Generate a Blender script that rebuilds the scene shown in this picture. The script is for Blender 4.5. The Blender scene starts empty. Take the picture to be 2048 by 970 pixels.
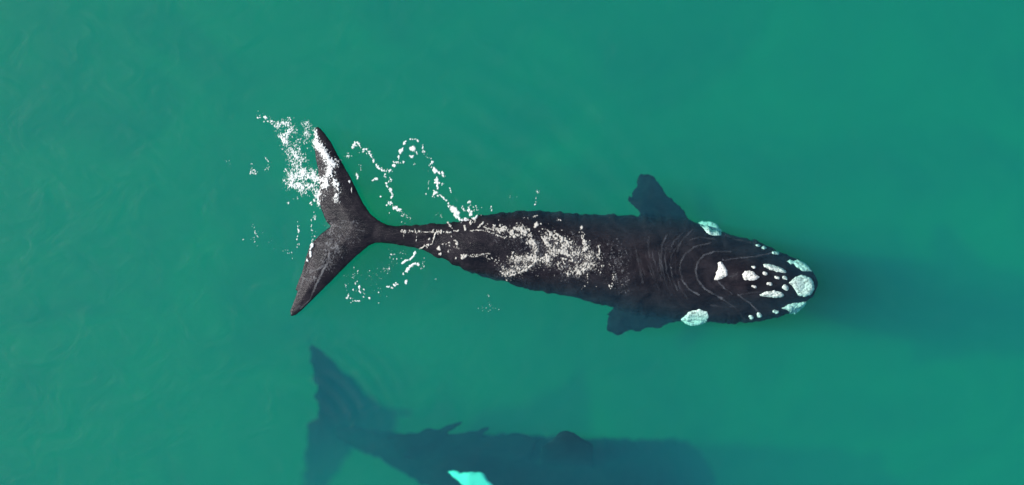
import bpy, math, random
import numpy as np
from mathutils import Vector

random.seed(7)
rng = np.random.default_rng(11)
S = 75.0                      # photo pixels per metre of water surface (2048 x 970 photo)
def wx(px): return (np.asarray(px, float) - 1024.0) / S
def wy(py): return (485.0 - np.asarray(py, float)) / S

# ------------------------------------------------------------------ camera, world, sun
scn = bpy.context.scene
cam_d = bpy.data.cameras.new('camera'); cam = bpy.data.objects.new('camera', cam_d)
scn.collection.objects.link(cam); scn.camera = cam
CAM_H = 44.0
cam.location = (0, 0, CAM_H); cam.rotation_euler = (0, 0, 0)
cam_d.sensor_width = 120; cam_d.lens = 120 * CAM_H / (2048 / S)
cam_d.dof.use_dof = True; cam_d.dof.focus_distance = CAM_H; cam_d.dof.aperture_fstop = cam_d.lens / 1000 / 2.6   # focus on the surface, deep water soft
cam_d.clip_start = 0.5; cam_d.clip_end = 2000

SUN_EL, SUN_DIR = math.radians(33), (-0.97, 0.13)     # where the sun stands: left, slightly to the top
n = math.hypot(*SUN_DIR); sx, sy = SUN_DIR[0] / n, SUN_DIR[1] / n
world = bpy.data.worlds.new('World'); scn.world = world; world.use_nodes = True
wt = world.node_tree; bg = wt.nodes['Background']
sky = wt.nodes.new('ShaderNodeTexSky'); sky.sky_type = 'NISHITA'; sky.sun_disc = False
sky.sun_elevation = SUN_EL; sky.sun_rotation = math.atan2(sx, sy)
wt.links.new(sky.outputs[0], bg.inputs[0]); bg.inputs[1].default_value = 0.11
sd = bpy.data.lights.new('sun', 'SUN'); sd.energy = 5.0; sd.angle = math.radians(0.5); sd.color = (1, .965, .92)
sun = bpy.data.objects.new('sun', sd); scn.collection.objects.link(sun)
sun.rotation_euler = Vector((sx * math.cos(SUN_EL), sy * math.cos(SUN_EL), math.sin(SUN_EL))).to_track_quat('Z', 'Y').to_euler()
vs = scn.view_settings; vs.view_transform = 'Standard'; vs.look = 'None'; vs.gamma = 1; vs.use_curve_mapping = False
vs.exposure = 0.5
cy = scn.cycles
cy.volume_bounces = 3; cy.max_bounces = 10; cy.transparent_max_bounces = 12
cy.caustics_reflective = False

# ------------------------------------------------------------------ numeric helpers
def vnoise(x, y, seed=0):
    xi = np.floor(x).astype(np.int64); yi = np.floor(y).astype(np.int64)
    fx = x - xi; fy = y - yi
    fx = fx * fx * (3 - 2 * fx); fy = fy * fy * (3 - 2 * fy)
    def h(a, b):
        v = (a * 374761393 + b * 668265263 + seed * 1442695041) & 0xffffffff
        v = ((v ^ (v >> 13)) * 1274126177) & 0xffffffff
        return ((v ^ (v >> 16)) & 0xffff) / 65535.0
    return (h(xi, yi) * (1 - fx) * (1 - fy) + h(xi + 1, yi) * fx * (1 - fy)
            + h(xi, yi + 1) * (1 - fx) * fy + h(xi + 1, yi + 1) * fx * fy)
def fbm(x, y, o=4, seed=0):
    s = 0; a = .5; t = 0
    for k in range(o):
        s = s + a * vnoise(x, y, seed + k); t += a; a *= .5; x = x * 2.03 + 7.1; y = y * 2.03 - 3.7
    return s / t
def smin(a, b, k):
    h = np.clip(.5 + .5 * (b - a) / k, 0, 1)
    return b * (1 - h) + a * h - k * h * (1 - h)
def poly_sd(X, Y, P):
    """signed distance (negative inside) to a closed polygon"""
    P = np.asarray(P, float); d = np.full(X.shape, 1e9); ins = np.zeros(X.shape, bool)
    for i in range(len(P)):
        ax, ay = P[i]; bx, by = P[(i + 1) % len(P)]
        ex, ey = bx - ax, by - ay; px, py = X - ax, Y - ay
        t = np.clip((px * ex + py * ey) / (ex * ex + ey * ey + 1e-12), 0, 1)
        d = np.minimum(d, (px - t * ex) ** 2 + (py - t * ey) ** 2)
        if ay != by:
            c = ((ay > Y) != (by > Y)) & (X < (bx - ax) * (Y - ay) / (by - ay) + ax)
            ins ^= c
    d = np.sqrt(d); return np.where(ins, -d, d)
def P2(pts): return [(float(wx(a)), float(wy(b))) for a, b in pts]

def surface_nets(F, org, step):
    """naive surface nets of a 3D field (negative inside) -> verts, quads"""
    s = F < 0
    c = [s[i:s.shape[0]-1+i, j:s.shape[1]-1+j, k:s.shape[2]-1+k] for i in (0,1) for j in (0,1) for k in (0,1)]
    cnt = sum(a.astype(np.int8) for a in c); cell = (cnt > 0) & (cnt < 8)
    idx = -np.ones(cell.shape, np.int64); ii = np.argwhere(cell); idx[cell] = np.arange(len(ii))
    acc = np.zeros((len(ii), 3)); num = np.zeros(len(ii))
    co = [(i, j, k) for i in (0,1) for j in (0,1) for k in (0,1)]
    val = [F[ii[:,0]+i, ii[:,1]+j, ii[:,2]+k] for i, j, k in co]
    for a in range(8):
        for b in range(a+1, 8):
            if sum(abs(co[a][t]-co[b][t]) for t in range(3)) != 1: continue
            m = (val[a] < 0) != (val[b] < 0)
            t = val[a] / (val[a] - val[b] + 1e-20)
            for ax in range(3):
                acc[:, ax] += np.where(m, co[a][ax] + t * (co[b][ax]-co[a][ax]), 0)
            num += m
    V = (ii + acc / num[:, None]) * step + org
    Q = []
    for ax in range(3):
        u, v = [(1,2),(2,0),(0,1)][ax]
        a = [slice(None)]*3; b = [slice(None)]*3; a[ax] = slice(0,-1); b[ax] = slice(1,None)
        e = s[tuple(a)] != s[tuple(b)]; first = s[tuple(a)]
        pts = np.argwhere(e)
        ok = (pts[:,u] > 0) & (pts[:,v] > 0) & (pts[:,u] < s.shape[u]-1) & (pts[:,v] < s.shape[v]-1)
        pts = pts[ok]; fl = first[tuple(pts.T)]
        def at(du, dv):
            q = pts.copy(); q[:,u] += du; q[:,v] += dv; return idx[tuple(q.T)]
        q = np.stack([at(-1,-1), at(0,-1), at(0,0), at(-1,0)], 1)
        q[~fl] = q[~fl][:, ::-1]; Q.append(q)
    return V, np.concatenate(Q)

def link_mesh(name, V, faces, mat, parent=None, attr=None):
    me = bpy.data.meshes.new(name)
    me.from_pydata(np.asarray(V).tolist(), [], np.asarray(faces).tolist())
    if attr is not None:
        a = me.attributes.new('froth', 'FLOAT', 'POINT'); a.data.foreach_set('value', np.asarray(attr, np.float32))
    me.polygons.foreach_set('use_smooth', [True] * len(me.polygons))
    me.materials.append(mat); me.update()
    o = bpy.data.objects.new(name, me); scn.collection.objects.link(o)
    if parent: o.parent = parent
    return o
def tag(o, label=None, cat=None, group=None, kind=None):
    if label: o['label'] = label
    if cat: o['category'] = cat
    if group: o['group'] = group
    if kind: o['kind'] = kind
    return o

def grid_patch(name, X, Y, F, Z, mat, parent=None, keep=-0.15, attr=None):
    """mesh of the cells of a regular grid where F exceeds keep, at heights Z"""
    m = F > keep
    q = m[:-1,:-1] | m[1:,:-1] | m[:-1,1:] | m[1:,1:]
    big = (F[:-1,:-1] > keep-1) ; ii = np.argwhere(q & big)
    n1 = F.shape[1]
    a = ii[:,0]*n1+ii[:,1]; quads = np.stack([a, a+n1, a+n1+1, a+1], 1)
    used, inv = np.unique(quads, return_inverse=True); quads = inv.reshape(-1, 4)
    V = np.stack([X.ravel()[used], Y.ravel()[used], Z.ravel()[used]], 1)
    return link_mesh(name, V, quads, mat, parent, None if attr is None else attr.ravel()[used])

# ------------------------------------------------------------------ materials
def newmat(name):
    m = bpy.data.materials.new(name); m.use_nodes = True
    nt = m.node_tree; b = nt.nodes['Principled BSDF']; return m, nt, b
def nd(nt, t, **k):
    x = nt.nodes.new(t)
    for a, v in k.items(): setattr(x, a, v)
    return x
def noise(nt, scale, detail=4, rough=.55, vec=None, dist=0):
    x = nd(nt, 'ShaderNodeTexNoise'); x.inputs['Scale'].default_value = scale; x.inputs['Detail'].default_value = detail
    x.inputs['Roughness'].default_value = rough; x.inputs['Distortion'].default_value = dist
    if vec: nt.links.new(vec, x.inputs['Vector'])
    return x
def ramp(nt, src, stops):
    r = nd(nt, 'ShaderNodeValToRGB'); e = r.color_ramp.elements
    while len(e) < len(stops): e.new(.5)
    for i, (p, c) in enumerate(stops):
        e[i].position = p; e[i].color = (*c, 1) if len(c) == 3 else c
    nt.links.new(src, r.inputs[0]); return r
def mapping(nt, scale, rot=0):
    g = nd(nt, 'ShaderNodeNewGeometry'); mp = nd(nt, 'ShaderNodeMapping')
    mp.inputs['Scale'].default_value = scale; mp.inputs['Rotation'].default_value = (0, 0, rot)
    nt.links.new(g.outputs['Position'], mp.inputs[0]); return mp.outputs[0]

def skin_material(name, lo, hi, rough=.3):
    m, nt, b = newmat(name)
    p1 = mapping(nt, (1, 1, 1)); p2 = mapping(nt, (1.0, 3.0, 2.0), .1)
    n1 = noise(nt, 1.7, 7, .68, p1, .9); n2 = noise(nt, 9, 6, .72, p2, .4); n3 = noise(nt, 45, 3, .6, p1)
    mx = nd(nt, 'ShaderNodeMath', operation='MULTIPLY_ADD'); mx.inputs[1].default_value = .7
    nt.links.new(n1.outputs[0], mx.inputs[0])
    m2 = nd(nt, 'ShaderNodeMath', operation='MULTIPLY'); m2.inputs[1].default_value = .30
    nt.links.new(n2.outputs[0], m2.inputs[0]); nt.links.new(m2.outputs[0], mx.inputs[2])
    r = ramp(nt, mx.outputs[0], [(.38, lo), (.50, tuple((a+c)/2.2 for a, c in zip(lo, hi))), (.62, hi)])
    nt.links.new(r.outputs[0], b.inputs['Base Color'])
    b.inputs['Roughness'].default_value = rough
    # skin in air shines, skin under water hardly (its index is close to water's)
    g = nd(nt, 'ShaderNodeNewGeometry'); sp = nd(nt, 'ShaderNodeSeparateXYZ'); nt.links.new(g.outputs['Position'], sp.inputs[0])
    mr = nd(nt, 'ShaderNodeMapRange'); nt.links.new(sp.outputs['Z'], mr.inputs[0])
    for k_, v_ in ((1, -.02), (2, .02), (3, .02), (4, .20)): mr.inputs[k_].default_value = v_
    nt.links.new(mr.outputs[0], b.inputs['Specular IOR Level'])
    bu = nd(nt, 'ShaderNodeBump'); bu.inputs['Strength'].default_value = .5; bu.inputs['Distance'].default_value = .035
    ad = nd(nt, 'ShaderNodeMath', operation='MULTIPLY_ADD'); nt.links.new(n3.outputs[0], ad.inputs[0]); ad.inputs[1].default_value = .35; nt.links.new(n2.outputs[0], ad.inputs[2])
    nt.links.new(ad.outputs[0], bu.inputs['Height']); nt.links.new(bu.outputs[0], b.inputs['Normal'])
    return m
skin = skin_material('wet_whale_skin', (.0025, .0033, .0065), (.023, .019, .023))
skin_deep = skin_material('deep_whale_skin', (.010, .012, .016), (.022, .024, .030), .6)

def callosity_material():
    m, nt, b = newmat('callosity_crust')
    p = mapping(nt, (1, 1, 1)); v = nd(nt, 'ShaderNodeTexVoronoi'); v.inputs['Scale'].default_value = 17
    nt.links.new(p, v.inputs['Vector']); n2 = noise(nt, 22, 4, .6, p)
    mu = nd(nt, 'ShaderNodeMath', operation='MULTIPLY_ADD'); nt.links.new(v.outputs['Distance'], mu.inputs[0])
    mu.inputs[1].default_value = -.55; nt.links.new(n2.outputs[0], mu.inputs[2])
    r = ramp(nt, mu.outputs[0], [(.0, (.26, .26, .23)), (.16, (.60, .60, .54)), (.36, (.80, .78, .70))])
    nt.links.new(r.outputs[0], b.inputs['Base Color']); b.inputs['Roughness'].default_value = .75
    bu = nd(nt, 'ShaderNodeBump'); bu.inputs['Strength'].default_value = .45; bu.inputs['Distance'].default_value = .03
    bu.inputs['Strength'].default_value = .28; nt.links.new(mu.outputs[0], bu.inputs['Height']); nt.links.new(bu.outputs[0], b.inputs['Normal'])
    return m
callo = callosity_material()

def foam_material(name, col, amax):
    m, nt, b = newmat(name)
    b.inputs['Base Color'].default_value = (*col, 1); b.inputs['Roughness'].default_value = .7
    a = nd(nt, 'ShaderNodeAttribute', attribute_name='froth')
    mr = nd(nt, 'ShaderNodeMapRange'); nt.links.new(a.outputs['Fac'], mr.inputs[0])
    mr.inputs[1].default_value = 0; mr.inputs[2].default_value = .9; mr.inputs[3].default_value = 0; mr.inputs[4].default_value = amax
    nt.links.new(mr.outputs[0], b.inputs['Alpha'])
    return m
foam_m = foam_material('sea_foam', (.74, .76, .73), .95)
foam_back_m = foam_material('thin_foam_over_skin', (.60, .57, .50), .9)
caustic_m = foam_material('caustic_tint', (.34, .37, .40), .19)  # pale tint standing in for light focused by ripples
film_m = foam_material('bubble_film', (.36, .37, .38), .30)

m_patch, nt, b = newmat('white_belly_skin')
b.inputs['Base Color'].default_value = (.84, .86, .84, 1); b.inputs['Roughness'].default_value = .6

# water: clear rippled skin over a turbid green volume
def water_material():
    m, nt, b = newmat('green_sea_water'); nt.nodes.remove(b)
    out = nt.nodes['Material Output']
    tr = nd(nt, 'ShaderNodeBsdfTransparent'); gl = nd(nt, 'ShaderNodeBsdfGlossy'); gl.inputs['Roughness'].default_value = .39
    gg = nd(nt, 'ShaderNodeNewGeometry')
    dt = nd(nt, 'ShaderNodeVectorMath', operation='DOT_PRODUCT'); nt.links.new(gg.outputs['Incoming'], dt.inputs[0])
    av = nd(nt, 'ShaderNodeMath', operation='ABSOLUTE'); nt.links.new(dt.outputs['Value'], av.inputs[0])
    om = nd(nt, 'ShaderNodeMath', operation='SUBTRACT'); om.inputs[0].default_value = 1; nt.links.new(av.outputs[0], om.inputs[1])
    pw = nd(nt, 'ShaderNodeMath', operation='POWER'); nt.links.new(om.outputs[0], pw.inputs[0]); pw.inputs[1].default_value = 5
    fr = nd(nt, 'ShaderNodeMath', operation='MULTIPLY_ADD'); nt.links.new(pw.outputs[0], fr.inputs[0])   # reflectance of water, 2 % seen straight on
    fr.inputs[1].default_value = .98; fr.inputs[2].default_value = .02
    mix = nd(nt, 'ShaderNodeMixShader')
    n1 = noise(nt, .9, 4, .42, mapping(nt, (1, 1.7, 1), .3), .8); n2 = noise(nt, 6, 4, .6, mapping(nt, (1, 1.5, 1), -.4))
    ad = nd(nt, 'ShaderNodeMath', operation='MULTIPLY_ADD'); nt.links.new(n2.outputs[0], ad.inputs[0]); ad.inputs[1].default_value = .06
    nt.links.new(n1.outputs[0], ad.inputs[2])
    bu = nd(nt, 'ShaderNodeBump'); bu.inputs['Strength'].default_value = .5; bu.inputs['Distance'].default_value = .11
    nt.links.new(ad.outputs[0], bu.inputs['Height'])
    nt.links.new(bu.outputs[0], gl.inputs['Normal']); nt.links.new(bu.outputs[0], dt.inputs[1])
    nt.links.new(fr.outputs[0], mix.inputs[0]); nt.links.new(tr.outputs[0], mix.inputs[1]); nt.links.new(gl.outputs[0], mix.inputs[2])
    nt.links.new(mix.outputs[0], out.inputs['Surface'])
    ST = (.95, .138, .28)           # extinction per metre, r g b
    AL = (.02, .50, .43)            # scattering share
    dens = 1.0
    sc = nd(nt, 'ShaderNodeVolumeScatter'); ab = nd(nt, 'ShaderNodeVolumeAbsorption'); add = nd(nt, 'ShaderNodeAddShader')
    sc.inputs['Color'].default_value = (*[s * a for s, a in zip(ST, AL)], 1); sc.inputs['Density'].default_value = dens
    sc.inputs['Anisotropy'].default_value = -.05
    ab.inputs['Color'].default_value = (*[1 - s * (1 - a) for s, a in zip(ST, AL)], 1); ab.inputs['Density'].default_value = dens
    nt.links.new(sc.outputs[0], add.inputs[0]); nt.links.new(ab.outputs[0], add.inputs[1])
    nt.links.new(add.outputs[0], out.inputs['Volume'])
    return m
water_m = water_material()

m_sand, nt, b = newmat('sandy_bottom')
r = ramp(nt, noise(nt, .22, 5, .6, mapping(nt, (1, 1.3, 1)), 1.2).outputs[0], [(.32, (.24, .22, .17)), (.68, (.50, .47, .38))])
nt.links.new(r.outputs[0], b.inputs['Base Color']); b.inputs['Roughness'].default_value = .9

# ------------------------------------------------------------------ sea and seabed
def water_height(X, Y):
    cx, cy_ = float(wx(790)), float(wy(640))
    rr = np.hypot(X - cx, (Y - cy_) * 1.05); th = np.arctan2(Y - cy_, X - cx)
    wob = 1.2 * fbm(X * .35, Y * .35, 3, 5)
    env = np.exp(-((rr - 6.2) / 2.2) ** 2) * np.exp(-((th - .95) / .75) ** 2)
    z = .02 * env * np.sin(rr * 7.5 + wob * 6)
    cx2, cy2 = float(wx(560)), float(wy(905))          # slicks above the deep tail
    r2 = np.hypot(X - cx2, Y - cy2); e2 = np.exp(-(((X - wx(680)) / 1.3) ** 2 + ((Y - wy(760)) / .9) ** 2))
    z = z + .02 * e2 * np.sin(r2 * 16 + wob * 5)
    z = z + .010 * (fbm(X * .7, Y * 1.1, 4, 31) - .5)
    return z
def make_water():
    gx = np.concatenate([[-400, -150, -60, -30], np.linspace(-16, 16, 401), [30, 60, 150, 400]])
    gy = np.concatenate([[-400, -150, -60, -25], np.linspace(-8.5, 8.5, 214), [25, 60, 150, 400]])
    X, Y = np.meshgrid(gx, gy, indexing='ij'); Z = water_height(X, Y)
    edge = (abs(X) > 15.9) | (abs(Y) > 8.4); Z[edge] = 0
    nx, ny = X.shape; V = np.stack([X.ravel(), Y.ravel(), Z.ravel()], 1).tolist()
    Q = []
    for i in range(nx - 1):
        for j in range(ny - 1):
            a = i * ny + j; Q.append((a, a + ny, a + ny + 1, a + 1))
    D = -7.3
    ring = [i * ny for i in range(nx)] + [(nx-1)*ny + j for j in range(1, ny)] + [i*ny+ny-1 for i in range(nx-2, -1, -1)] + [j for j in range(ny-2, 0, -1)]
    base = len(V)
    for r_ in ring: V.append((V[r_][0], V[r_][1], D))
    L = len(ring)
    for k in range(L):
        k2 = (k + 1) % L; Q.append((ring[k], base + k, base + k2, ring[k2]))
    Q.append([base + k for k in range(L)][::-1])
    me = bpy.data.meshes.new('water'); me.from_pydata(V, [], Q)
    me.polygons.foreach_set('use_smooth', [True] * (len(Q) - L - 1) + [False] * (L + 1)); me.materials.append(water_m)
    o = bpy.data.objects.new('water', me); scn.collection.objects.link(o)
    tag(o, 'turbid green sea water around both whales', 'water', kind='structure')
make_water()
sb = link_mesh('seabed', [(-600, -600, -7.2), (600, -600, -7.2), (600, 600, -7.2), (-600, 600, -7.2)], [(0, 1, 2, 3)], m_sand)
tag(sb, 'sandy sea bottom far below the whales', 'seabed', kind='structure')

# ------------------------------------------------------------------ whale near the surface
def fin(X, Y, Z, poly, zc, tmax, L, tmin=.035, wob=None):
    d = poly_sd(X, Y, poly)
    if wob: d = d + wob[0] * (fbm(X * wob[1], Y * wob[2], 4, 91) - .5)
    T = tmin + (tmax - tmin) * np.clip(-d / L, 0, 1) ** .7
    z0 = zc(X, Y) if callable(zc) else zc
    dz = np.abs(Z - z0[..., None]) if isinstance(z0, np.ndarray) else np.abs(Z - z0)
    ins = dz - T[..., None]; dd = np.maximum(d, 0)[..., None]
    return np.where(dd > 0, np.sqrt(dd ** 2 + np.maximum(dz - tmin, 0) ** 2) , ins * .8)

def build_whale(name, stations, fins, vox, mat, zoff=0, pad=.3, hup=.62, hdn=.95, p=2.3, head=None, zmin=0, rag=.02, ragseed=3):
    st = np.array(stations, float)
    sxx = wx(st[:,0]); top = wy(st[:,1]); bot = wy(st[:,2]); zt = st[:,3]
    x0 = min([sxx.min()] + [min(q[0] for q in f['poly']) for f in fins]) - pad
    x1 = max([sxx.max()] + [max(q[0] for q in f['poly']) for f in fins]) + pad
    y0 = min([bot.min()] + [min(q[1] for q in f['poly']) for f in fins]) - pad
    y1 = max([top.max()] + [max(q[1] for q in f['poly']) for f in fins]) + pad
    gx = np.arange(x0, x1, vox); gy = np.arange(y0, y1, vox)
    T = np.interp(gx, sxx, top); B = np.interp(gx, sxx, bot); ZT = np.interp(gx, sxx, zt) + zoff
    ragn = (fbm(gx * 7, gx * 0, 5, ragseed) - .5) * 2 * rag; ragm = (fbm(gx * 7, gx * 0 + 9, 5, ragseed + 9) - .5) * 2 * rag
    W = (T - B) / 2; C = (T + B) / 2
    fade = np.clip(W / .5, 0, 1)
    wid = np.maximum(W, .02)
    zlow = min((ZT - wid * (hup + hdn)).min(), zmin) - pad
    ztop = max(ZT.max(), max(f['z'](np.array([[0.]]), np.array([[0.]])).max() if callable(f['z']) else f['z'] for f in fins)) + pad
    gz = np.arange(zlow, ztop, vox)
    X, Y = np.meshgrid(gx, gy, indexing='ij')
    Z = gz[None, None, :]
    u = (Y - C[:, None]) / wid[:, None]
    zc = (ZT - wid * hup)
    if head: ztl = head(X, Y, u)
    else: ztl = np.zeros_like(X)
    v = Z - zc[:, None, None]
    up = (wid * hup)[:, None, None] + ztl[..., None]; dn = (wid * hdn)[:, None, None]
    vv = np.where(v > 0, v / up, -v / dn)
    pp = (p if np.isscalar(p) else np.interp(gx, p[0], p[1])[:, None, None])
    rr = (np.abs(u)[..., None] ** pp + np.abs(vv) ** pp) ** (1 / pp)
    F = (rr - 1) * (wid[:, None, None] * .75)
    F = F - (np.where(u > 0, (ragn * fade)[:, None], (ragm * fade)[:, None]) * np.clip((np.abs(u) - .7) / .3, 0, 1))[..., None]
    dend = np.maximum(np.maximum(sxx.min() - gx, gx - sxx.max()), 0)[:, None, None]
    F = np.where(dend > 0, np.maximum(F, 0) + dend, F).astype(np.float32)
    for f in fins:
        F = smin(F, fin(X, Y, Z, f['poly'], f['z'], f['t'], f['L'], f.get('tmin', .035), f.get('w')), f.get('k', .12)).astype(np.float32)
    # small skin relief
    F += ((fbm(X * 3, Y * 5, 3, 77) - .5) * .02)[..., None]
    V, Q = surface_nets(F, np.array([gx[0], gy[0], gz[0]]), vox)
    o = link_mesh(name, V, Q, mat)
    ins = F < 0; top_i = F.shape[2] - 1 - np.argmax(ins[:, :, ::-1], axis=2); anyi = ins.any(axis=2)
    ti = np.clip(top_i, 0, F.shape[2] - 2)
    I, J = np.indices(ti.shape); f0 = F[I, J, ti]; f1 = F[I, J, ti + 1]
    H = np.where(anyi, gz[ti] + vox * f0 / (f0 - f1 + 1e-9), -9.)
    return o, gx, gy, H

# photo x, upper edge y, lower edge y, height of the back
body = [(668,449,466,.02),(700,447,470,.03),(740,449,484,.04),(780,452,486,.06),(830,450,495,.08),(880,446,516,.11),(905,443,528,.13),(925,440,539,.14),(950,433,544,.15),
    (985,427,556,.14),(1050,420,577,.11),(1090,421,585,.08),(1130,424,593,.05),(1180,427,604,.03),(1230,428,618,.015),(1290,431,632,.0),
    (1340,434,640,-.02),(1385,440,645,-.02),(1420,452,646,-.03),(1453,466,647,-.035),(1479,473,648,-.04),(1505,478,647,-.06),(1530,486,644,-.09),(1556,499,637,-.13),
    (1582,512,628,-.19),(1600,519,621,-.24),(1612,524,613,-.28),(1624,532,602,-.32),(1632,542,594,-.36),(1637,551,585,-.40),(1641,562,575,-.45)]
tail = [(900,467),(830,461),(790,454),(775,451),(757,441),(741,428),(727,408),(717,388),(700,352),(686,328),(675,309),(662,284),(649,266),(641,257),(635,254),(631,256),(629,275),(630,300),(633,320),
    (636,340),(640,370),(637,395),(640,412),(648,432),(654,445),(662,452),(648,463),(640,470),(631,479),(620,491),(612,515),(604,546),(596,566),(591,580),(596,582),(588,603),(581,622),
    (582,632),(591,630),(603,621),(631,593),(660,565),(683,541),(702,522),(721,505),(738,491),(750,486),(769,484),(790,482),(830,474)]
flip_up = [(1287,344),(1292,347),(1304,348),(1312,352),(1322,364),(1333,380),(1343,391),(1355,399),(1368,414),(1378,431),(1384,444),(1384,480),(1300,480),(1286,430),(1277,417),
    (1267,408),(1259,399),(1262,388),(1268,394),(1271,377),(1278,371),(1279,359),(1283,349)]
flip_dn = [(1232,617),(1218,631),(1221,638),(1218,648),(1214,664),(1222,669),(1231,669),(1237,676),(1248,671),(1259,665),(1268,662),(1275,666),(1285,665),(1303,657),(1318,658),
    (1338,653),(1348,646),(1367,644),(1400,610),(1240,590)]
def tail_z(X, Y):
    lead = poly_sd(X, Y, P2([(800,452),(741,428),(717,388),(675,309),(641,257),(560,240),(560,640),(582,633),(631,593),(683,541),(738,491),(800,487)]))
    return .055 - .095 * np.clip((-lead - .25) / 1.0, 0, 1) - .02 * np.clip((np.abs(Y - wy(465)) - 1.2) / 1.2, 0, 1)
def flip_z(X, Y): return -.55 - .12 * np.abs(Y - wy(530))
def head_shape(X, Y, u):
    h = np.clip((X - wx(1400)) / 1.0, 0, 1)
    yc = wy(545) + (X - wx(1400)) * (wy(572) - wy(545)) / (wx(1630) - wx(1400))
    q = np.abs(Y - yc) / (.62 - .22 * np.clip((X - wx(1400)) / 2.6, 0, 1))
    ridge = np.exp(-(q / .8) ** 2) * .07 - np.exp(-((q - 1.35) / .35) ** 2) * .07 + .02 * np.exp(-((q - 2) / .4) ** 2)
    return h * ridge
fins = [dict(poly=P2(tail), z=tail_z, t=.11, L=.55, tmin=.03, k=.10),
        dict(poly=P2([(925,528),(936,543),(943,548),(952,547),(962,554),(975,556),(992,562),(1010,560),(1000,540),(950,520)]), z=-.45, t=.1, L=.3, tmin=.03, k=.06),
        dict(poly=P2(flip_up), z=flip_z, t=.14, L=.5, tmin=.03, k=.12, w=(.12, 9, 9)),
        dict(poly=P2(flip_dn), z=flip_z, t=.14, L=.5, tmin=.03, k=.12, w=(.12, 9, 9))]
whale, HX, HY, HZ = build_whale('whale', body, fins, .03, skin, hup=.46, hdn=1.35, p=([float(wx(1240)), float(wx(1390))], [2.15, 2.8]), head=head_shape, rag=.05)
tag(whale, 'black whale at the surface with white callosities on its head and foam over its back', 'whale')

def samp(gx, gy, H, X, Y):
    fx = np.clip((X - gx[0]) / (gx[1] - gx[0]), 0, len(gx) - 1.001); fy = np.clip((Y - gy[0]) / (gy[1] - gy[0]), 0, len(gy) - 1.001)
    i = fx.astype(int); j = fy.astype(int); a = fx - i; b_ = fy - j
    return H[i,j]*(1-a)*(1-b_) + H[i+1,j]*a*(1-b_) + H[i,j+1]*(1-a)*b_ + H[i+1,j+1]*a*b_
def whale_z(X, Y): return samp(HX, HY, HZ, X, Y)

# ------------------------------------------------------------------ callosities
def callosity(poly, rise=.05, label=None, seed=0):
    P = np.array(P2(poly)); st = .011
    cx, cy_ = P.mean(0)
    gx = np.arange(P[:,0].min() - .06, P[:,0].max() + .06, st); gy = np.arange(P[:,1].min() - .06, P[:,1].max() + .06, st)
    X, Y = np.meshgrid(gx, gy, indexing='ij'); d = -poly_sd(X, Y, P)
    d = d + (fbm(X * 14, Y * 14, 3, seed) - .5) * .045
    zc_ = float(whale_z(np.array(cx), np.array(cy_))); w_ = whale_z(X, Y); base = np.where(w_ < zc_, zc_ + .10 * np.tanh(np.maximum(w_ - zc_, -1) * 3.5), w_)
    base = np.where(np.abs(w_ - base) < .012, w_, base)
    R = min(.09, max(d.max(), .02)); prof = 1 - (1 - np.clip(d / R, 0, 1)) ** 2
    Z = base + rise * prof + np.where(d > 0, (fbm(X * 12, Y * 12, 3, seed + 4) - .45) * .018 * prof, d * 1.5 - .002)
    o = grid_patch('callosity', X, Y, d, Z, callo, whale, keep=-.012)
    if label: o['label'] = label
    return o
big = [
 ([(1402,446),(1410,443),(1430,445),(1440,452),(1448,463),(1446,470),(1435,472),(1420,470),(1411,460)], 'oval callosity above the eye on the upper side of the head'),
 ([(1367,641),(1375,628),(1388,620),(1400,619),(1415,624),(1420,634),(1414,645),(1404,651),(1388,652),(1375,648)], 'rounded callosity above the eye on the lower side of the head'),
 ([(1436,526),(1442,523),(1449,530),(1455,540),(1454,550),(1447,556),(1436,561),(1429,559),(1431,550),(1435,538)], 'crescent shaped callosity behind the blowholes'),
 ([(1483,549),(1490,542),(1500,541),(1510,546),(1521,554),(1512,559),(1500,562),(1488,559)], 'egg shaped callosity on the middle of the head'),
 ([(1528,529),(1538,528),(1558,534),(1572,541),(1573,545),(1560,545),(1540,540),(1530,534)], 'long narrow callosity on the upper side of the snout'),
 ([(1519,589),(1535,583),(1550,581),(1565,585),(1569,591),(1560,594),(1535,594),(1522,592)], 'long narrow callosity on the lower side of the snout'),
 ([(1580,566),(1592,554),(1605,551),(1622,556),(1630,567),(1631,578),(1624,589),(1612,593),(1600,591),(1592,580)], 'largest pitted callosity on the tip of the snout'),
 ([(1577,523),(1584,518),(1593,522),(1600,521),(1612,525),(1622,533),(1628,542),(1620,544),(1608,542),(1598,536),(1592,528),(1583,528)], 'ragged callosity on the upper lip beside the snout tip'),
 ([(1565,617),(1575,612),(1590,607),(1605,606),(1618,606),(1615,612),(1605,622),(1595,628),(1585,627),(1578,621)], 'ragged callosity on the lower lip beside the snout tip')]
for i, (p_, l_) in enumerate(big): callosity(p_, .035, l_, 40 + i)
small = [(1518,491,5.5,3),(1530,496,4.5,2.8),(1554,506,7,3.5),(1507,534,4.5,3),(1531,547,5.5,3.5),(1555,555,5.5,3.5),(1571,556,5.5,4.5),
         (1539,568,6,3.5),(1572,575,6.5,5.5),(1508,573,5.5,3),(1521,630,5.5,4.5),(1504,635,5,3.5),(1554,624,6,4)]
for i, (a, b_, rx, ry) in enumerate(small):
    callosity([(a + rx * math.cos(t), b_ + ry * math.sin(t + .3)) for t in np.linspace(0, 2 * math.pi, 11)[:-1]], .035, None, 70 + i)

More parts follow.
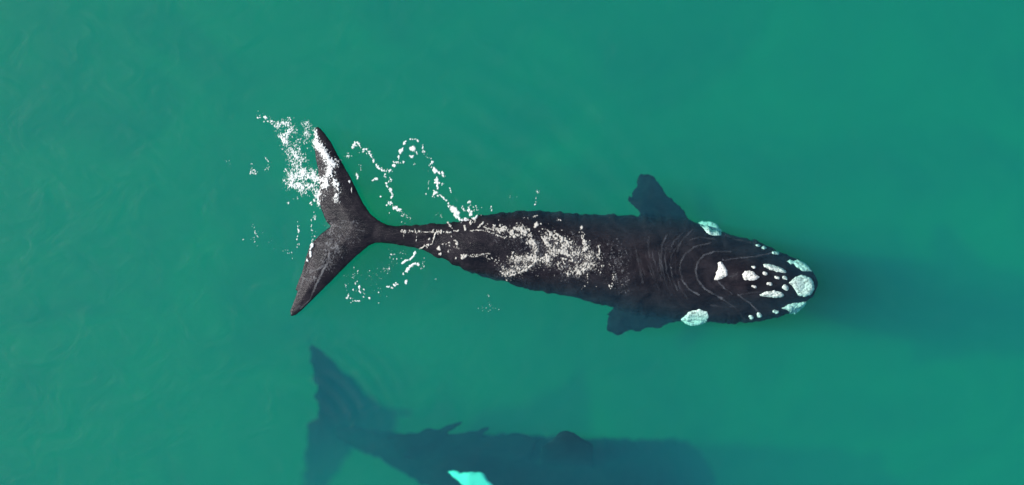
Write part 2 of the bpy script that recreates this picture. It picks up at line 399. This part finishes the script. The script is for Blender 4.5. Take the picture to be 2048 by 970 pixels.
# ------------------------------------------------------------------ foam
def foam_object(name, bbox, strokes, dense, mat, label, lines=(), thick=.035, on_whale=True, seed=1):
    """strokes: (points, spread, count, min size, max size) blobs strewn along a path;
       dense: (points, radius, strength) lacy sheets; lines: (points, width, strength)"""
    st = .85 / S
    gx = np.arange(wx(bbox[0]), wx(bbox[2]), st); gy = np.arange(wy(bbox[3]), wy(bbox[1]), st)
    X, Y = np.meshgrid(gx, gy, indexing='ij'); PX = X * S + 1024; PY = 485 - Y * S
    wxn = (fbm(PX * .35, PY * .35, 2, seed + 50) - .5) * 3.0; wyn = (fbm(PX * .35, PY * .35, 2, seed + 60) - .5) * 3.0
    F = np.full(X.shape, -1.)
    r = random.Random(seed)
    def add_blob(cx, cy_, ra, ang, el, s=1.):
        R = ra * el + 3
        i0, i1 = np.searchsorted(gx, [wx(cx - R), wx(cx + R)]); j0, j1 = np.searchsorted(gy, [wy(cy_ + R), wy(cy_ - R)])
        if i1 <= i0 or j1 <= j0: return
        sl = (slice(i0, i1), slice(j0, j1))
        dx = PX[sl] - cx + wxn[sl] * min(1, ra / 3); dy = PY[sl] - cy_ + wyn[sl] * min(1, ra / 3)
        c, s_ = math.cos(ang), math.sin(ang); u = (dx * c + dy * s_) / (ra * el); v = (-dx * s_ + dy * c) / ra
        F[sl] = np.maximum(F[sl], (1 - (u * u + v * v)) * s)
    for pts, spread, cnt, r0, r1 in strokes:
        pts = np.array(pts, float); seg = np.hypot(*(pts[1:] - pts[:-1]).T) if len(pts) > 1 else np.array([0.]); tot = seg.sum()
        for k in range(cnt):
            if tot > 0:
                t = r.random() * tot; i = 0
                while i < len(seg) - 1 and t > seg[i]: t -= seg[i]; i += 1
                a = pts[i] + (pts[i+1] - pts[i]) * (t / max(seg[i], 1e-6)); ang = math.atan2(*(pts[i+1] - pts[i])[::-1])
            else: a = pts[0]; ang = r.random() * 3
            ra = .9 * (r0 + (r1 - r0) * r.random() ** 2.4)
            g = min(abs(r.gauss(0, 1)), 2.2) * spread; th = r.random() * 6.283
            add_blob(a[0] + g * math.cos(th), a[1] + g * math.sin(th), ra, ang + r.gauss(0, .5), 1 + .9 * r.random(), .35 + .65 * min(1, ra / 2.2))
    if dense:
        D = np.zeros(X.shape)
        for pts, rad, s in dense:
            pts = np.array(pts, float); best = np.full(X.shape, 1e9)
            if len(pts) == 1: best = np.hypot(PX - pts[0][0], PY - pts[0][1])
            for i in range(len(pts) - 1):
                e = pts[i+1] - pts[i]; t = np.clip(((PX - pts[i][0]) * e[0] + (PY - pts[i][1]) * e[1]) / (e @ e), 0, 1)
                best = np.minimum(best, np.hypot(PX - pts[i][0] - t * e[0], PY - pts[i][1] - t * e[1]))
            D = np.maximum(D, s * np.exp(-(best / rad) ** 2))
        nz = fbm(PX * .16 + wxn, PY * .16 + wyn, 4, seed + 7); nf = fbm(PX * .5, PY * .5, 3, seed + 17)
        lace = np.abs(fbm(PX * .13, PY * .13, 3, seed + 27) - .5) * 4
        val = (D * 1.08 - .47) + (nz - .5) * 1.5 + (nf - .5) * 1.5 - np.clip(.35 - lace, 0, 1) * .8
        F = np.maximum(F, np.clip(val * 1.6, -1, 1) - (D < .05))
    for pts, wdt, s in lines:
        pts = np.array(pts, float)
        for i in range(len(pts) - 1):
            e = pts[i+1] - pts[i]; qx = PX + wxn * 1.0; qy = PY + wyn * 1.0
            t = np.clip(((qx - pts[i][0]) * e[0] + (qy - pts[i][1]) * e[1]) / (e @ e), 0, 1)
            dd = np.hypot(qx - pts[i][0] - t * e[0], qy - pts[i][1] - t * e[1])
            w_ = wdt * (.55 + .9 * fbm(PX * .12, PY * .12, 2, seed + 3))
            w_ = w_ * (1.7 if mat is film_m else 1.9 if mat is caustic_m else 1.0)
            br = 0 if mat in (film_m, caustic_m) else (fbm(PX * .45, PY * .45, 3, seed + 12) - .5) * 3.2
            F = np.maximum(F, (1 - (dd / w_) ** 2) * s * (.25 + 1.1 * vnoise(PX * .09, PY * .09, seed + 8)) + br * (dd < w_ * 1.3) - .1)
    F = np.clip(F, -1, 1)
    base = water_height(X, Y)
    if on_whale: base = np.maximum(base, whale_z(X, Y))
    Z = base + .006 + thick * np.sqrt(np.clip(F, 0, 1)) - .012 * (F < 0)
    o = grid_patch(name, X, Y, F, Z, mat, keep=0, attr=np.clip(F, 0, 1))
    return tag(o, label, 'foam', kind='stuff')

foam_object('foam', (430, 205, 705, 535), [
    ([(515,230),(545,243)], 4, 26, .8, 2.8), ([(545,243),(560,258)], 5, 20, .7, 2),
    ([(575,235),(583,240)], 3, 6, .8, 2.5), ([(588,250),(600,300)], 8, 60, .6, 2.0),
    ([(612,245),(614,275)], 6, 60, .6, 2.2), ([(600,300),(606,340)], 12, 90, .6, 2.2), ([(568,280),(570,310)], 4, 20, .6, 1.6),
    ([(578,300),(590,340)], 9, 90, .6, 2.0), ([(572,340),(582,352)], 5, 30, .6, 2.0),
    ([(505,330),(502,345),(515,345)], 4, 26, .7, 2.0), ([(530,312),(542,330),(530,342)], 4, 22, .6, 1.9),
    ([(447,318),(465,332)], 4, 7, .5, 1.4), ([(504,447),(512,470)], 3, 12, .8, 2.2), ([(487,479)], 1, 2, 1.5, 2.6),
    ([(500,485),(520,470),(550,505)], 8, 16, .6, 1.8), ([(560,500),(590,512)], 4, 12, .6, 1.6),
    ([(595,444),(597,465)], 1.5, 12, 1, 2.8), ([(595,475),(596,495)], 2, 9, .8, 2.2),
    ([(633,395),(620,415)], 3, 10, 1.2, 3.5), ([(628,425),(630,445)], 3, 16, .8, 2.2), ([(624,450),(626,485)], 3, 12, .7, 1.8),
    ([(626,488),(621,502),(622,512)], 1.8, 14, 1.6, 4), ([(615,520)], 1.2, 3, 2, 3.4), ([(577,408)], 2, 2, 1, 2), ([(585,400),(600,392)], 3, 4, .6, 1.6),
    ([(672,320),(682,323)], 2.0, 7, 1.2, 3.2), ([(700,361),(701,366)], 1, 4, 1.5, 2.8), ([(707,382)], 1.5, 4, 3, 4.5), ([(712,392),(718,402),(726,406)], .8, 12, .7, 1.6)],
   [([(560,248),(576,246),(583,258),(572,272),(562,270),(572,285),(584,302),(600,322)], 7, .85), ([(570,268),(600,330)], 16, .48), ([(612,250),(616,280)], 9, .5),
    ([(580,368),(588,352),(604,348),(625,350),(640,362),(652,372)], 12, 1.0), ([(590,372),(615,370),(640,385)], 9, .95), ([(596,330),(600,345)], 14, .55),
    ([(632,262),(634,285)], 6, .62), ([(632,285),(645,303),(656,318),(665,330),(660,342)], 9, 1.15), ([(660,340),(655,358),(648,375)], 9, .9),
    ([(668,362),(678,380),(672,400)], 8, .72), ([(636,392),(638,408)], 6, .95), ([(588,376),(612,384)], 8, .55), ([(655,345),(640,375)], 14, .6)],
   foam_m, 'thick white foam spreading over the upper tail fluke', seed=21, thick=.022)

foam_object('foam', (680, 262, 1110, 470), [
    ([(692,312),(704,312)], 3, 18, .7, 2.2), ([(704,296),(712,284),(718,290)], 3.5, 34, .8, 3), ([(720,300),(736,302),(745,315)], 3.5, 34, .7, 2.4),
    ([(745,318),(755,334),(766,342)], 2, 20, .9, 2.8), ([(768,342),(784,340)], 2, 10, 1.2, 3.2), ([(714,342),(716,357)], 1.2, 10, 1, 3), ([(722,328),(722,340)], 3, 7, .6, 1.6),
    ([(745,361),(752,358),(759,357)], .8, 9, 1.8, 3.3), ([(770,346),(773,358)], 2.5, 9, 1, 2.4), ([(772,365),(775,374)], 1.8, 10, 1.2, 3.2),
    ([(781,358),(778,366)], 1.5, 7, 1, 3), ([(780,376),(785,388)], 1.6, 12, 1.2, 3.4), ([(784,394)], 1, 3, 2, 2.8), ([(776,403),(786,412)], 3, 20, .7, 2.4),
    ([(788,414),(798,420),(803,418)], 2, 18, 1.2, 3.2), ([(800,425),(822,440)], 7, 40, .5, 1.4), ([(762,393)], 1, 2, 2, 2.6), ([(779,427)], .7, 1, 1.4, 1.6), ([(804,445)], 1, 2, 1, 1.8),
    ([(788,331)], 1.5, 5, 2.6, 4.2), ([(787,324),(805,326),(811,322)], 1, 20, 1, 2.2), ([(798,318),(799,308)], 1, 10, 1.4, 2.6), ([(800,305),(807,296)], 2, 12, 2, 4.2),
    ([(808,288),(812,283)], 1, 7, 1.8, 3.2), ([(820,279),(834,279),(838,283)], 1, 14, 1.2, 2.6), ([(826,297)], 1.8, 8, 3, 5), ([(829,301),(836,308)], 1.4, 8, 1, 2.2),
    ([(824,313)], 1.5, 5, 2, 3.6), ([(844,288),(847,300),(849,310)], 1.3, 12, 1, 2.4), ([(852,312),(862,318)], 2.5, 8, .7, 1.6), ([(866,322),(862,334)], 1.8, 12, 1.2, 3.4),
    ([(871,341)], 2.2, 9, 2.5, 4.5), ([(830,325),(830,330)], 2, 4, .8, 1.8), ([(882,342),(888,356)], 2.2, 9, 1.2, 3), ([(874,358),(874,372)], 2.6, 16, 2, 5),
    ([(858,362),(858,378)], 2, 8, .8, 2), ([(866,384),(872,386),(866,392)], 2, 16, 1.5, 3.6), ([(884,370),(886,366)], 3, 7, .8, 2), ([(899,374),(903,386)], 1.3, 7, 1, 2.6),
    ([(876,388),(888,396),(896,406),(902,414)], 1.5, 30, 1, 2.6), ([(852,388)], 1, 2, 1.5, 2.4), ([(908,416),(912,430)], 2.6, 22, 2.6, 6), ([(914,430),(920,440)], 2, 16, 1.5, 3.6),
    ([(925,415),(930,422)], 2, 8, .8, 2), ([(936,406),(942,402)], 2, 10, .9, 2.4), ([(936,414),(942,424),(940,432)], 2, 22, 1, 3.2), ([(945,412),(960,425)], 5, 16, .6, 1.8),
    ([(920,442),(945,438),(957,434)], 2.2, 36, .9, 2.8), ([(983,411),(983,420)], 1, 5, 1, 2.4), ([(1071,383),(1078,384)], 3, 8, .7, 1.8), ([(1072,392),(1073,410)], 1.5, 7, .8, 2),
    ([(865,430),(885,432)], 4, 12, .5, 1.2), ([(908,395),(915,400)], 3, 6, .5, 1.3), ([(1015,395),(1035,395)], 5, 8, .4, .9), ([(840,340),(850,345)], 5, 4, .4, .9)],
   [], foam_m, 'broken loops of white foam beyond the tail stock, above it in view', seed=33, thick=.024)

foam_object('foam', (675, 492, 875, 625), [
    ([(832,503),(826,514),(824,518)], 1, 22, 1.6, 2.8), ([(824,518),(812,521),(806,526)], .9, 22, 1.5, 3), ([(832,526),(822,532),(814,542)], 1.2, 34, 2, 3.6), ([(836,527),(838,529)], 1.5, 5, 1.5, 2.8),
    ([(807,548)], .8, 4, 1.5, 2.6), ([(813,565),(813,563)], .8, 5, 2, 3.2), ([(790,573),(792,566)], 1.5, 9, 1.4, 3.2), ([(774,572),(786,576),(798,567)], 2, 14, 1, 2.4),
    ([(758,584)], 1.5, 4, 1, 2.6), ([(739,597)], 1.2, 4, 1.6, 3), ([(719,586),(720,572)], 2, 9, 1, 2.8), ([(715,563),(710,566)], 1.5, 5, 1, 2.2),
    ([(692,562),(694,588),(704,600),(722,603)], 3, 24, .8, 2.4), ([(728,586),(700,575)], 5, 12, .8, 2), ([(709,536),(706,556)], 4, 9, .7, 1.7), ([(765,543),(780,532)], 4, 12, .7, 2.2),
    ([(776,500),(786,530)], 6, 14, .5, 1.6), ([(780,505),(790,516)], 3, 5, 1, 2), ([(700,560),(790,540)], 14, 34, .4, 1.1), ([(690,552),(740,545)], 8, 16, .4, 1.2),
    ([(800,510),(815,500)], 8, 16, .4, 1.2), ([(850,520),(842,535)], 5, 16, .6, 1.6), ([(757,606)], 1, 2, 1, 2), ([(869,557),(870,562)], 2, 4, .5, 1.2), ([(745,560),(770,600)], 14, 18, .4, 1.0)],
   [], foam_m, 'short white streaks and flecks of foam below the tail stock in view', seed=45, thick=.022)
foam_object('foam', (955, 575, 1030, 645), [([(978,590),(980,612),(990,614)], 3, 14, .5, 1.3), ([(950,616),(1005,620)], 6, 12, .4, 1.0)], [], foam_m,
   'few faint foam flecks on open water below the middle of the body', seed=49, thick=.012)

foam_object('foam', (795, 430, 1260, 590), [
    ([(895,444),(905,457)], 1.3, 16, 1, 2.4), ([(908,461),(922,463)], 1, 12, 1.2, 2.6), ([(929,452),(930,457)], 2.2, 10, 1.5, 3), ([(942,446),(950,444)], 3, 12, 1, 2.8),
    ([(958,454),(966,446)], 1, 14, 1.6, 3), ([(968,454),(985,460)], 2, 14, 1.2, 2.8), ([(985,452),(1010,468)], 5, 26, .8, 2.8), ([(1000,458),(1035,470)], 6, 50, .8, 3.4),
    ([(1035,455),(1055,468)], 6, 50, 1, 4), ([(1073,450)], 2, 6, 3.5, 6), ([(1066,440),(1075,425)], 3, 10, .8, 2), ([(1058,480),(1070,500)], 5, 24, 1, 3.2),
    ([(1084,462),(1110,470)], 9, 40, .7, 2.2), ([(1100,470),(1140,490)], 10, 90, .8, 3.4), ([(1115,438),(1123,442)], 3, 8, .8, 2.2), ([(1165,465),(1172,500)], 5, 50, 1, 3.4),
    ([(1120,500),(1160,530)], 11, 90, .8, 3.0), ([(1197,490),(1200,508)], 2, 16, 1.2, 2.8), ([(1196,512),(1205,520)], 4, 24, .8, 2.2), ([(1205,525),(1200,545)], 5, 16, .6, 1.8), ([(1060,470),(1190,500)], 18, 110, .4, 1.1), ([(1010,530),(1180,540)], 13, 90, .4, 1.1), ([(985,455),(1060,465)], 8, 90, .5, 1.5),
    ([(1230,547),(1222,580)], 3, 24, .6, 2.2), ([(1166,575),(1200,575)], 4, 6, .6, 1.5), ([(878,496)], 1, 4, 3, 4.4), ([(881,508)], 1, 4, 2.5, 3.6), ([(860,478)], 1, 3, 1.5, 2.4),
    ([(886,488),(905,492)], 4, 10, .8, 2), ([(910,480),(916,486)], 1.6, 7, 1.5, 3), ([(902,472)], 1, 3, 1, 2), ([(899,486)], 1, 3, 1.4, 2.4), ([(925,510),(932,513)], 3, 14, 1.2, 3.2),
    ([(912,517)], 1, 4, 1.6, 2.8), ([(905,493),(922,498)], 2, 12, .7, 1.6), ([(940,512),(960,510),(978,505)], 1.6, 26, .8, 2), ([(898,500),(898,504)], 1.5, 5, 1, 2.4),
    ([(1005,540),(1015,552)], 6, 22, .7, 2.2), ([(1010,545),(1040,535)], 8, 60, .7, 2.2), ([(1020,515),(1060,520)], 8, 90, .7, 2.6), ([(990,520),(1010,540)], 8, 26, .6, 1.8),
    ([(1130,545),(1140,550)], 4, 16, .8, 2.2), ([(1153,545),(1160,540)], 6, 26, 1, 2.8), ([(970,515),(1000,520)], 5, 16, .6, 1.6), ([(1040,430),(1060,440)], 6, 8, .5, 1.4),
    ([(1215,520),(1250,560)], 12, 20, .4, 1.2), ([(880,460),(960,500)], 14, 20, .4, 1.0)],
   [([(806,462),(840,463)], 3.5, .8), ([(868,463),(902,465)], 3.5, .9), ([(1062,475),(1070,495),(1066,515)], 8, .76), ([(1092,478),(1100,500),(1092,520)], 8, .84), ([(1070,518),(1098,522),(1110,500)], 9, .8), ([(1175,515),(1185,530),(1160,543)], 9, .8),
    ([(1020,518),(1060,515)], 9, .6), ([(1020,548),(1060,532)], 9, .6), ([(1150,500),(1175,510),(1180,525),(1160,540)], 13, .64), ([(1120,530),(1140,542)], 8, .6), ([(1125,500),(1140,485)], 9, .6), ([(1045,460)], 10, .55)],
   foam_back_m, 'cream foam and froth washing over the black back of the surface whale', seed=57, thick=.024,
   lines=[([(872,465),(868,478),(865,488),(850,492),(840,498)], 1.8, .9), ([(853,492),(854,496)], 2, .9), ([(840,464),(868,464)], 1.3, .5), ([(808,464),(808,476)], 1.1, .6), ([(834,466),(833,484)], 1, .5),
    ([(1020,552),(1045,543),(1065,530),(1072,520)], 3, .95), ([(1108,512),(1118,502),(1128,490),(1145,482)], 3.2, 1), ([(1083,472),(1092,482),(1100,490),(1102,505),(1095,520)], 3, .95),
    ([(940,461),(965,461),(980,464),(1000,472),(1022,480)], 1.3, .7), ([(1060,470),(1068,484),(1074,500),(1070,516)], 3, .8), ([(1175,548),(1176,566)], 1, .5), ([(1040,445),(1052,458)], 2, .6), ([(930,512),(978,506)], 1.3, .5)])

foam_object('painted_caustics', (1255, 440, 1550, 640), [([(1341,535)], 1, 3, 1.2, 2.2), ([(1443,596)], 1, 3, 1.6, 3), ([(1476,590)], 1, 3, 1.2, 2.4), ([(1483,515)], 1, 2, 1.2, 2.2), ([(1445,520)], 2, 3, 1, 2.4)], [], caustic_m,  # ripple caustics over the head, their light put into pale strips
   'thin pale strips painted as ripple light curving across the submerged head', seed=64, thick=.006,
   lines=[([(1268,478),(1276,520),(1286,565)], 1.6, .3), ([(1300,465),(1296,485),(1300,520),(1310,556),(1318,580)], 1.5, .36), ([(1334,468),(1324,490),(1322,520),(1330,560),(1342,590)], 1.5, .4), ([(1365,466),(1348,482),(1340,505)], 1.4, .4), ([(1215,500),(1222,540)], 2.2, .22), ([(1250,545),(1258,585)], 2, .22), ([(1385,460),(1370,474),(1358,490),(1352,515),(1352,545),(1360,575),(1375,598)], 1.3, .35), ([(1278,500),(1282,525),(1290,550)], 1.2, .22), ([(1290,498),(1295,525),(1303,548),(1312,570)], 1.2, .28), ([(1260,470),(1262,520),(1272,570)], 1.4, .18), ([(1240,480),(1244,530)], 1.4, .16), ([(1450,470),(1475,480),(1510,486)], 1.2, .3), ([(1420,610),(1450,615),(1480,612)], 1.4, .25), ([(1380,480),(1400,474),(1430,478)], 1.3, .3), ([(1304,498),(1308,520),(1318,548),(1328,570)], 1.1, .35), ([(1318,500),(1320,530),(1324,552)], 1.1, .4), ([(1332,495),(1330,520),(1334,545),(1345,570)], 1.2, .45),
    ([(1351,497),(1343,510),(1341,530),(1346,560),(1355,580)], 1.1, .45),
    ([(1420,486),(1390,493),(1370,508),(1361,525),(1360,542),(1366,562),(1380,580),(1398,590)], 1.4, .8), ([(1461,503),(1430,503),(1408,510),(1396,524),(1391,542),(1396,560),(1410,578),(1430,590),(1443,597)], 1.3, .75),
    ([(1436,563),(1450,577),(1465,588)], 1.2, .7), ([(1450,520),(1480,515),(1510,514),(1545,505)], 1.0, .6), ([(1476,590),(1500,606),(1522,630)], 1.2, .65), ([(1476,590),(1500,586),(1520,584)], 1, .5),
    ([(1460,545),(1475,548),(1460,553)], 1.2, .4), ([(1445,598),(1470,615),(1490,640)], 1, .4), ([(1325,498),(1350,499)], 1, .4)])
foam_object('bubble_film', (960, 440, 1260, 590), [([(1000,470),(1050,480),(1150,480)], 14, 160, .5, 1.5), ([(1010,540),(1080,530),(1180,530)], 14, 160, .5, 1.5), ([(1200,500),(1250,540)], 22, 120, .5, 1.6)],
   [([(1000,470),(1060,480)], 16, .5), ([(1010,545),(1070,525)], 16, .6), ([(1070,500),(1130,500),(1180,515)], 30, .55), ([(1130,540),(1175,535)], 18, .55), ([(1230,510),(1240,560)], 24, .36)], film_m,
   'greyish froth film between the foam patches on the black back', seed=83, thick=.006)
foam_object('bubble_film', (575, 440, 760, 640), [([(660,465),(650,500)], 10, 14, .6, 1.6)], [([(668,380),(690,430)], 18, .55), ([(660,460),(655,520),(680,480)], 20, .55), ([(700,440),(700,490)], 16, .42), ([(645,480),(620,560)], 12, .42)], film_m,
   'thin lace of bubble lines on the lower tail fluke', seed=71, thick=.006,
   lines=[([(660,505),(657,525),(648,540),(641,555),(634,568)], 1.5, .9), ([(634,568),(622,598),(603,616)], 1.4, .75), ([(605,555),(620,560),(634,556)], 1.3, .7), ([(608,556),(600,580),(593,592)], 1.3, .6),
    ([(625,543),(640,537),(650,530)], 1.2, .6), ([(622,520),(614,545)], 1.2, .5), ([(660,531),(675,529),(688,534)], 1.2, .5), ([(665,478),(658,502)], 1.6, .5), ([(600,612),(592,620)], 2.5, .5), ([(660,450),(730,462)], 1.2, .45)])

# ------------------------------------------------------------------ second whale, deeper
body2 = [(650,876,900,-2.3),(690,874,922,-2.1),(740,882,938,-1.8),(785,888,965,-1.55),(830,888,990,-1.3),(880,888,1015,-1.05),(935,889,1040,-.9),(980,890,1055,-.95),(1050,893,1080,-1.05),(1150,899,1100,-1.15),
    (1250,905,1112,-1.20),(1330,908,1112,-1.6),(1380,914,1105,-2.2),(1415,926,1090,-2.9),(1445,955,1065,-3.5),(1470,1000,1040,-4.0)]
tail2 = [(598,690),(625,712),(650,745),(668,768),(692,795),(716,822),(732,846),(765,862),(800,868),(765,874),(760,930),(730,935),(692,926),(665,945),(640,985),(600,1050),(560,1090),(545,1085),(560,1010),
    (572,960),(582,910),(592,868),(620,852),(614,820),(610,790),(606,750),(602,720)]
def tail2_z(X, Y):
    left = np.interp(-Y, [-float(wy(690)), -float(wy(850)), -float(wy(980))], [float(wx(598)), float(wx(618)), float(wx(566))])
    return np.maximum(-5.2, -2.15 - .9 * np.clip(X - left - .1, 0, 2) - .8 * np.clip(X - left - .1, 0, 2) ** 2 - 1.2 * np.clip(wy(845) - Y, 0, 4))
fins2 = [dict(poly=P2(tail2), z=tail2_z, t=.16, L=.6, tmin=.04, k=.12, w=(.24, 1.3, 6.)),
    dict(poly=P2([(765,886),(820,879),(870,868),(928,852),(908,867),(892,880),(930,877),(976,868),(962,885),(1000,884),(1045,880),(1065,887),(1085,886),(1060,930),(800,930)]), z=-1.5, t=.2, L=.6, w=(.14, 3, 8), tmin=.03, k=.1),
    dict(poly=P2([(1085,900),(1105,890),(1114,879),(1122,871),(1135,868),(1152,874),(1170,887),(1190,899),(1190,950),(1080,950)]), z=lambda X, Y: -.8 - .9 * np.clip(wy(878) - Y, 0, 2), t=.2, L=.5, tmin=.04, k=.1)]
whale2, GX2, GY2, H2 = build_whale('whale', body2, fins2, .04, skin_deep, zoff=-.17, hup=1.15, hdn=.7, p=1.8, zmin=-5.6, rag=.08, ragseed=23)
tag(whale2, 'dim dark whale swimming deeper with a bright white patch on its back', 'whale')
P = np.array(P2([(890,955),(903,952),(918,959),(938,955),(962,957),(970,965),(980,978),(993,1000),(985,1022),(958,1015),(938,994),(922,982),(914,973),(899,965)]))
gx = np.arange(P[:,0].min() - .1, P[:,0].max() + .1, .02); gy = np.arange(P[:,1].min() - .1, P[:,1].max() + .1, .02)
X, Y = np.meshgrid(gx, gy, indexing='ij'); d = -poly_sd(X, Y, P) + (fbm(X * 6, Y * 6, 3, 3) - .5) * .09
Z = samp(GX2, GY2, H2, X, Y) + .035 * np.clip(d / .05, -3, 1)
grid_patch('skin_patch', X, Y, d, Z, m_patch, whale2, keep=-.02)['label'] = 'bright white skin patch'
